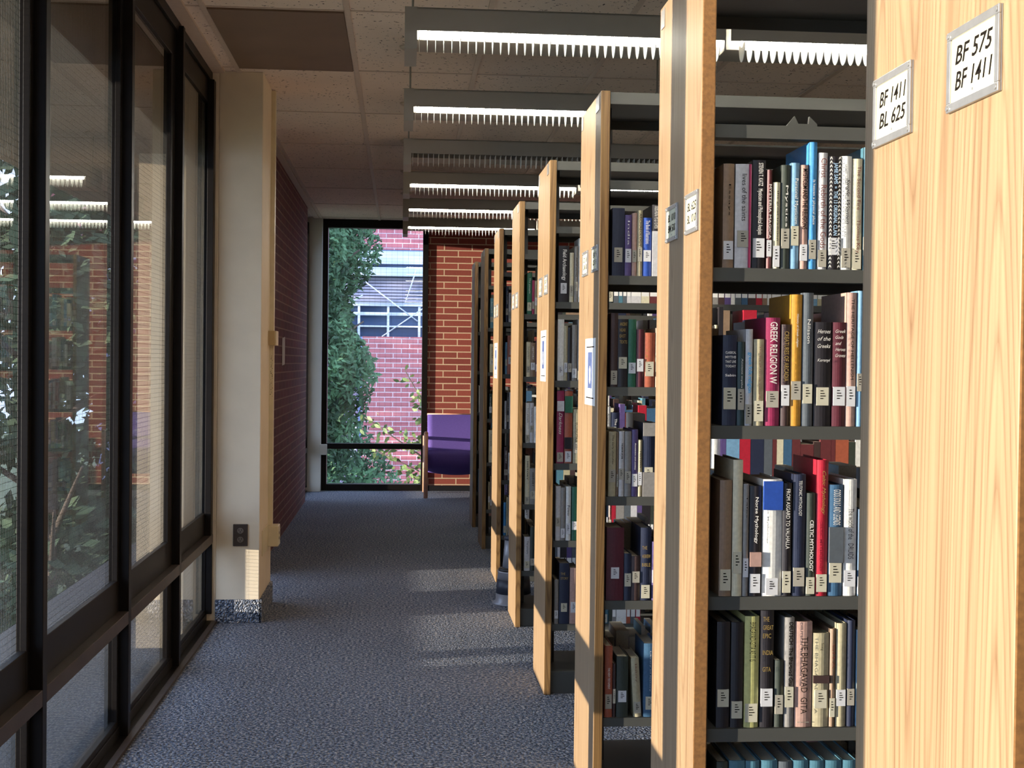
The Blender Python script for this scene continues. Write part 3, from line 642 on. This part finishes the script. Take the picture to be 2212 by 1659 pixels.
# a generic filler keeps the visible front rows going
cols = list(CN)
def fill(ri, si, x, xe, cap=12):
    k = {1: {4: 13, 3: 12, 2: 11, 1: 11, 0: 9}, 2: {4: 7, 3: 7, 2: 8, 1: 5, 0: 5}, 3: {4: 4, 3: 5, 2: 3, 1: 4, 0: 3}}.get(ri, {}).get(si, 0)
    y = RY[ri]+.022; z = shelf_list(ri)[si]; zt = (shelf_list(ri)+[9])[si+1]-z-.04
    while x < xe and k < 26:
        w = random.choice((.014, .018, .022, .026, .032, .038)); h = min(zt, random.uniform(.175, .27))
        c = random.choice(['white', 'pale grey', 'cream', 'beige', 'grey']*2+cols) if ri != 1 else random.choice(cols)
        on = ORD[k] if k < len(ORD) else ['fifteenth', 'sixteenth', 'seventeenth', 'eighteenth', 'nineteenth', 'twentieth', 'twenty-first', 'twenty-second', 'twenty-third', 'twenty-fourth', 'twenty-fifth', 'twenty-sixth'][k-14]
        book(x, y, z+.0003, w-.0008, h, random.uniform(.13, .175), c, '%s book, %s from end panel, %s, %s' % (c, on, SN[si], RN[ri]),
             'books on the %s of the %s' % (SN[si], RN[ri]), random.choice((None, 'HISTORY', 'Ancient worlds', 'The people')), tcol=TB if sum(CN[c]) > 380 else TW, tz=(.5, .88), tw=.35)
        x += w+.0005; k += 1
    return x
ends = {}
start = {(1, 4): .979, (1, 3): .988, (1, 2): .978, (1, 1): .979, (1, 0): .987, (2, 4): .848, (2, 3): .844, (2, 2): .84, (2, 1): .834, (2, 0): .828, (3, 4): .781, (3, 3): .776, (3, 2): .77, (3, 1): .764, (3, 0): .768}
for ri in range(1, 8):
    for si in range(5):
        xe = {1: 1.03, 2: 1.0, 3: .90}.get(ri, .80)
        x0 = start.get((ri, si), .668)
        ends[ri, si] = fill(ri, si, x0, xe)
# the rest of every row, beyond counting
mb = MB()
rc = ['white', 'pale grey', 'cream', 'beige', 'grey', 'tan brown', 'black', 'navy blue', 'maroon', 'dark green', 'rust', 'red', 'steel blue', 'teal', 'purple', 'dark brown', 'light blue', 'slate grey']
for ri in range(8):
    y = RY[ri]
    for si in range(5):
        z = shelf_list(ri)[si]; zt = (shelf_list(ri)+[9])[si+1]-z-.045
        for side in (0, 1):
            x = ends.get((ri, si), .67) if side == 0 else .672
            gap = 0
            while x < 3.42:
                w = random.choice((.014, .018, .022, .028, .036, .044)); h = min(zt, random.uniform(.17, .26)); d = random.uniform(.12, .165)
                if random.random() < .03: x += random.uniform(.05, .16); continue
                m = CM[random.choice(rc)]
                if side == 0: a, b = y+.022, y+.022+d
                else: a, b = y+RD-.022-d, y+RD-.022
                mb.box((x, a, z+.0003), (x+w-.001, b, z+h), m, faces={1: PAGE, (3 if side == 0 else 2): PAGE})
                if side == 0 and w > .015: mb.box((x+.002, a-.0006, z+.03), (x+w-.003, a, z+.07), LABELM)
                x += w
tag(mb.build('massed_books'), 'countless further books filling the deep and rear rows of all ranges', 'books', kind='stuff')

# ------------------------------------------------------------ floor stand and purple chair
o = empty('tapered_stand', (.672, 7.735, 0), 'silver and black tapered cone stand on the floor between end panels', 'cone')
SIL = mat('silver_grey_plastic', rgb(150, 150, 156), .35, .3); DK = mat('charcoal_plastic', rgb(44, 46, 58), .45)
C3 = (.672, 7.735, 0)
child(MB().lathe([(.124, 0), (.122, .008), (.106, .016), (.103, .062)], C3, SIL), 'base_ring', o)
child(MB().lathe([(.1035, .062), (.0965, .145)], C3, DK), 'dark_band', o)
child(MB().lathe([(.096, .145), (.092, .182), (.096, .186), (.096, .194)], C3, SIL), 'upper_ring', o)
child(MB().lathe([(.090, .194), (.088, .206), (.070, .212)], C3, BLACKT), 'rubber_collar', o)
child(MB().lathe([(.066, .210), (.054, .375)], C3, SIL), 'cone_body', o)
child(MB().lathe([(.058, .375), (.058, .392), (.04, .402)], C3, DK), 'cap', o)

CW = mat('pale_beech_wood', rgb(206, 150, 120), .45, noise=.08, nscale=20); PU = mat('purple_canvas', rgb(92, 70, 146), .8, noise=.08, nscale=90, bump=.2, bscale=500)
o = empty('lounge_chair', (.60, 13.9, 0), 'purple sling lounge chair with round wooden legs against the end brick wall', 'chair')
xa, xb, yf, yr = .262, .90, 13.62, 14.28
for x in (xa, xb):
    child(MB().tube((x, yf, 0.01), (x, yf, .68), .022, CW).lathe([(.022, .68), (.018, .693), (.008, .698)], (x, yf, 0), CW, 14), 'leg', o)
    child(MB().tube((x, yr, 0.01), (x, yr, .62), .022, CW), 'leg', o)
    child(MB().tube((x, yf, .63), (x, yr, .60), .018, CW), 'armrest', o)
    child(MB().tube((x, yf, .34), (x, yr, .26), .014, CW), 'side_rail', o)
def sheet(pts, x0, x1, sag=0):
    m = MB(); nx = 10; n = len(pts); vs = []
    for i in range(nx+1):
        t = i/nx; s_ = sag*math.sin(math.pi*t)
        for (y, z, k) in pts: vs.append((x0+(x1-x0)*t, y, z-s_*k))
    fs = [(i*n+j, i*n+j+1, (i+1)*n+j+1, (i+1)*n+j) for i in range(nx) for j in range(n-1)]
    m.add(vs, fs, PU, True); return m
bk = child(sheet([(14.16, .86, 0), (14.14, .86, 0), (14.05, .62, .3), (14.0, .50, .4), (13.96, .40, .6)], xa+.022, xb-.022, .01), 'back_sling', o); q = bk.modifiers.new('s', 'SOLIDIFY'); q.thickness = .018
st = child(sheet([(13.98, .40, .8), (13.85, .37, 1), (13.72, .42, 1), (13.64, .50, .3), (13.60, .505, 0), (13.59, .46, .2), (13.62, .36, .6), (13.74, .27, 1), (13.90, .26, 1)], xa+.022, xb-.022, .03), 'seat_sling', o); q = st.modifiers.new('s', 'SOLIDIFY'); q.thickness = .016
child(MB().tube((xa+.02, 14.15, .855), (xb-.02, 14.15, .855), .012, CW), 'back_rail', o)

# ------------------------------------------------------------ outdoors
LEAFD = mat('conifer_needles', rgb(70, 100, 66), .8, noise=.75, nscale=2.2); LEAFL = mat('broad_leaf_green', rgb(120, 140, 84), .6, noise=.4, nscale=8)  # strong tone noise paints sunlit highlights into the conifer's colour
LEAFM = mat('hedge_leaf', rgb(66, 86, 60), .8, noise=.5, nscale=3)
BARK = mat('grey_bark', rgb(92, 78, 68), .9, noise=.3, nscale=20); CONC = mat('cream_stucco', rgb(226, 204, 172), .9, noise=.05, nscale=4)
SOFF = mat('grey_brown_soffit', rgb(112, 102, 92), .9, noise=.1, nscale=1.5)
tag(MB().box((-60, -20, -3.7), (60, 90, -3.6), mat('lawn', rgb(92, 100, 70), .95, noise=.3, nscale=.8)).build('ground'), 'grass and paving far below the windows', 'ground', kind='structure')
struct(MB().box((-2.2, Y0, 2.50), (-1.145, 13.3, 3.3), SOFF).build('trim_4'), 'shaded eave outside the window wall')
struct(MB().box((-2.2, -.5, -.3), (-1.15, 15, -.12), mat('dark_ledge', rgb(70, 72, 74), .8)).build('trim_5'), 'ledge outside the window wall')
struct(MB().box((-1.39, 7.12, -.12), (-1.145, 7.60, 2.50), CONC).build('wall_left_outer'), 'cream stucco pier outside the windows')
tag(MB().box((-2.05, -1.0, -.12), (-1.95, 5.64, .175), mat('sun_block_grey', rgb(58, 60, 60), .7)).build('ledge_sun_block', bevel=.01), 'low grey slab added outside the near windows to shade the floor', 'sun_block')  # invented low slab, placed to keep sun off the near carpet

def leaves(m, c, rad, n, size, mt, seed, shape='ball', squash=1):
    R = random.Random(seed)
    for _ in range(n):
        if shape == 'cone':
            t = R.random()**.8; a = R.uniform(0, 6.283)
            lob = 1+.22*math.sin(a*3+t*9)+.16*math.sin(t*31)
            r = rad*(1-t*.25)*lob*math.sqrt(R.uniform(.25, 1)); p = Vector((c[0]+r*math.cos(a), c[1]+r*math.sin(a), c[2]+t*squash))
        else:
            a = R.uniform(0, 6.283); b = math.acos(R.uniform(-1, 1)); r = rad*R.uniform(.5, 1)**.5
            p = Vector((c[0]+r*math.sin(b)*math.cos(a), c[1]+r*math.sin(b)*math.sin(a), c[2]+r*math.cos(b)*squash))
        u = Vector((R.gauss(0, 1), R.gauss(0, 1), R.gauss(0, 1))).normalized(); v = u.orthogonal().normalized(); s = size*R.uniform(.6, 1.4)
        m.add([p-u*s, p+v*s*.45, p+u*s, p-v*s*.45+Vector((0, 0, .1*s))], [(0, 1, 2, 3)], mt)
def tree(name, label, x, y, z0, h, rad, n, size, mt, shape, seed, squash=None):
    o = empty(name, (x, y, z0), label, 'tree')
    m = MB()
    if shape == 'cone': leaves(m, (x, y, z0+.3), rad, n, size, mt, seed, 'cone', h)
    else:
        R = random.Random(seed)
        for k in range(7):
            leaves(m, (x+R.uniform(-.6, .6)*rad, y+R.uniform(-.6, .6)*rad, z0+h*(.25+.6*k/6)), rad*.62, n//7, size, mt, seed*9+k)
    child(m, 'foliage', o)
    t = MB().tube((x, y, z0), (x+.15, y, z0+h*.8), .16, BARK, 10, .05)
    R = random.Random(seed+1)
    for k in range(9):
        z = z0+h*(.25+.06*k); a = R.uniform(0, 6.28); t.tube((x+.1, y, z), (x+.1+rad*.8*math.cos(a), y+rad*.8*math.sin(a), z+rad*.5), .05, BARK, 7, .015)
    child(t, 'trunk', o); return o
tree('conifer_tree', 'tall dark conifer seen through the left of the end window', -1.9, 24, -3.6, 10.2, 1.5, 60000, .065, LEAFD, 'cone', 3)
tree('shade_tree', 'dark leafy tree seen through the near left windows', -4.6, 17.5, -3.6, 8.5, 2.2, 9000, .13, LEAFM, 'ball', 5)
tree('shade_tree', 'leafy tree farther off outside the leftmost window', -10.5, 24, -3.6, 10, 3.4, 9000, .16, LEAFM, 'ball', 8)
tree('shade_tree', 'distant leafy tree behind the others outside the left windows', -15, 33, -3.6, 10, 4.4, 9000, .2, LEAFM, 'ball', 11)
m = MB(); leaves(m, (-4.8, 14.0, -2.4), 1.5, 6000, .08, LEAFM, 21, squash=1.3)
tag(m.build('hedge_shrub'), 'grey green shrub low outside the left windows', 'shrub')
# leafy branch crossing the end window
o = empty('leafy_shrub', (.9, 16.6, -3.6), 'pale leaved branching shrub just outside the end window', 'shrub')
R = random.Random(4); t = MB(); lf = MB()
def branch(p, q, r, nl):
    t.tube(p, q, r, BARK, 6, r*.5); p = Vector(p); q = Vector(q)
    for k in range(nl):
        c = p.lerp(q, R.random())+Vector((R.gauss(0, .05), R.gauss(0, .06), R.gauss(0, .05)))
        u = Vector((R.gauss(0, 1), R.gauss(0, .6), R.gauss(-.3, .8))).normalized(); v = u.cross(Vector((0, 1, .3))).normalized(); s = R.uniform(.035, .065)
        lf.add([c, c+u*s*.5+v*s*.38, c+u*s*1.1+v*s*.3, c+u*s*1.7, c+u*s*1.1-v*s*.3, c+u*s*.5-v*s*.38], [(0, 1, 2, 3), (0, 3, 4, 5)], LEAFL)
t.tube((.9, 16.6, -3.6), (.75, 16.6, .2), .05, BARK, 8, .03)
branch((.75, 16.6, -.1), (-.45, 16.5, .72), .014, 60); branch((.75, 16.6, .1), (.05, 16.5, 1.30), .012, 60); branch((.75, 16.6, -.2), (-.35, 16.6, .32), .012, 70)
branch((.75, 16.6, -.4), (.1, 16.6, .0), .012, 75); branch((.75, 16.6, -.4), (.35, 16.6, .35), .012, 55); branch((.35, 16.55, .3), (.25, 16.5, .95), .010, 45); branch((.8, 16.6, 1.0), (.32, 16.6, 1.75), .008, 14)
branch((.75, 16.6, .0), (.0, 16.6, .45), .012, 60)
child(t, 'stem', o); child(lf, 'foliage', o)
# brick building with glazed storey
o = empty('brick_building', (0, 34, -3.6), 'sunlit pink brick building with white glazed upper storey outside the end window', 'building')
def P(x, y, z, w=None): return (x, y, z)
YB = 34.0
child(MB().box((-1.0, YB, -3.6), (9, YB+6, 2.05), BRICK_O), 'lower_wall', o)
child(MB().box((-9, YB+.6, 4.30), (9, YB+7, 9.0), BRICK_O), 'upper_wall', o)
WM = mat('white_painted_steel', rgb(214, 220, 236), .5); GB = mat('blue_dark_glazing', rgb(70, 92, 124), .15, .2); SD = mat('grey_lilac_siding', rgb(168, 164, 182), .6, noise=.1, nscale=2)
child(MB().box((-9, YB+.3, 2.05), (9, YB+.5, 4.3), GB), 'glazing', o)
c = MB().box((-9, YB, 3.92), (9, YB+.5, 4.25), WM).box((-9, YB-.1, 3.60), (9, YB+.4, 3.82), WM)
child(c, 'fascia', o)
c = MB()
for k in range(8): c.box((-9, YB+.05+k*.02, 2.95+k*.08), (9, YB+.25, 3.01+k*.08), SD)
child(c, 'sloped_siding', o)
c = MB().box((-9, YB+.15, 2.60), (9, YB+.3, 2.68), WM).box((-9, YB+.15, 2.30), (9, YB+.3, 2.34), WM).box((-9, YB+.1, 2.84), (9, YB+.3, 2.94), WM)
for x in (-2.2, -1.1, -.35, .45, 1.3): c.box((x-.03, YB+.12, 2.05), (x+.03, YB+.3, 2.95), WM)
def bar(x0, z0, x1, z1): c.tube((x0, YB-.15, z0), (x1, YB-.15, z1), .018, WM, 6)
bar(-.95, 3.45, .40, 2.45); bar(-.5, 2.05, 1.0, 3.1); bar(.1, 2.95, .35, 3.75); bar(-2.5, 2.05, -1.0, 3.1)
child(c, 'white_framing', o)
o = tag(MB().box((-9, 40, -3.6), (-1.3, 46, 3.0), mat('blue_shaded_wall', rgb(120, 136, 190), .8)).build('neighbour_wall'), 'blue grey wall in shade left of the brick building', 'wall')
c = MB()
for k in range(9): c.box((-2.4+k*.16, 30, -1.0), (-2.36+k*.16, 30.04, -.0), WM)
c.box((-2.5, 30, -.05), (-1.0, 30.05, .02), WM).box((-2.5, 30, -1.0), (-1.0, 30.05, -.95), WM).box((-1.06, 30, -3.6), (-1.0, 30.06, .02), WM)
tag(c.build('garden_fence'), 'white slatted railing beyond the conifer', 'fence')
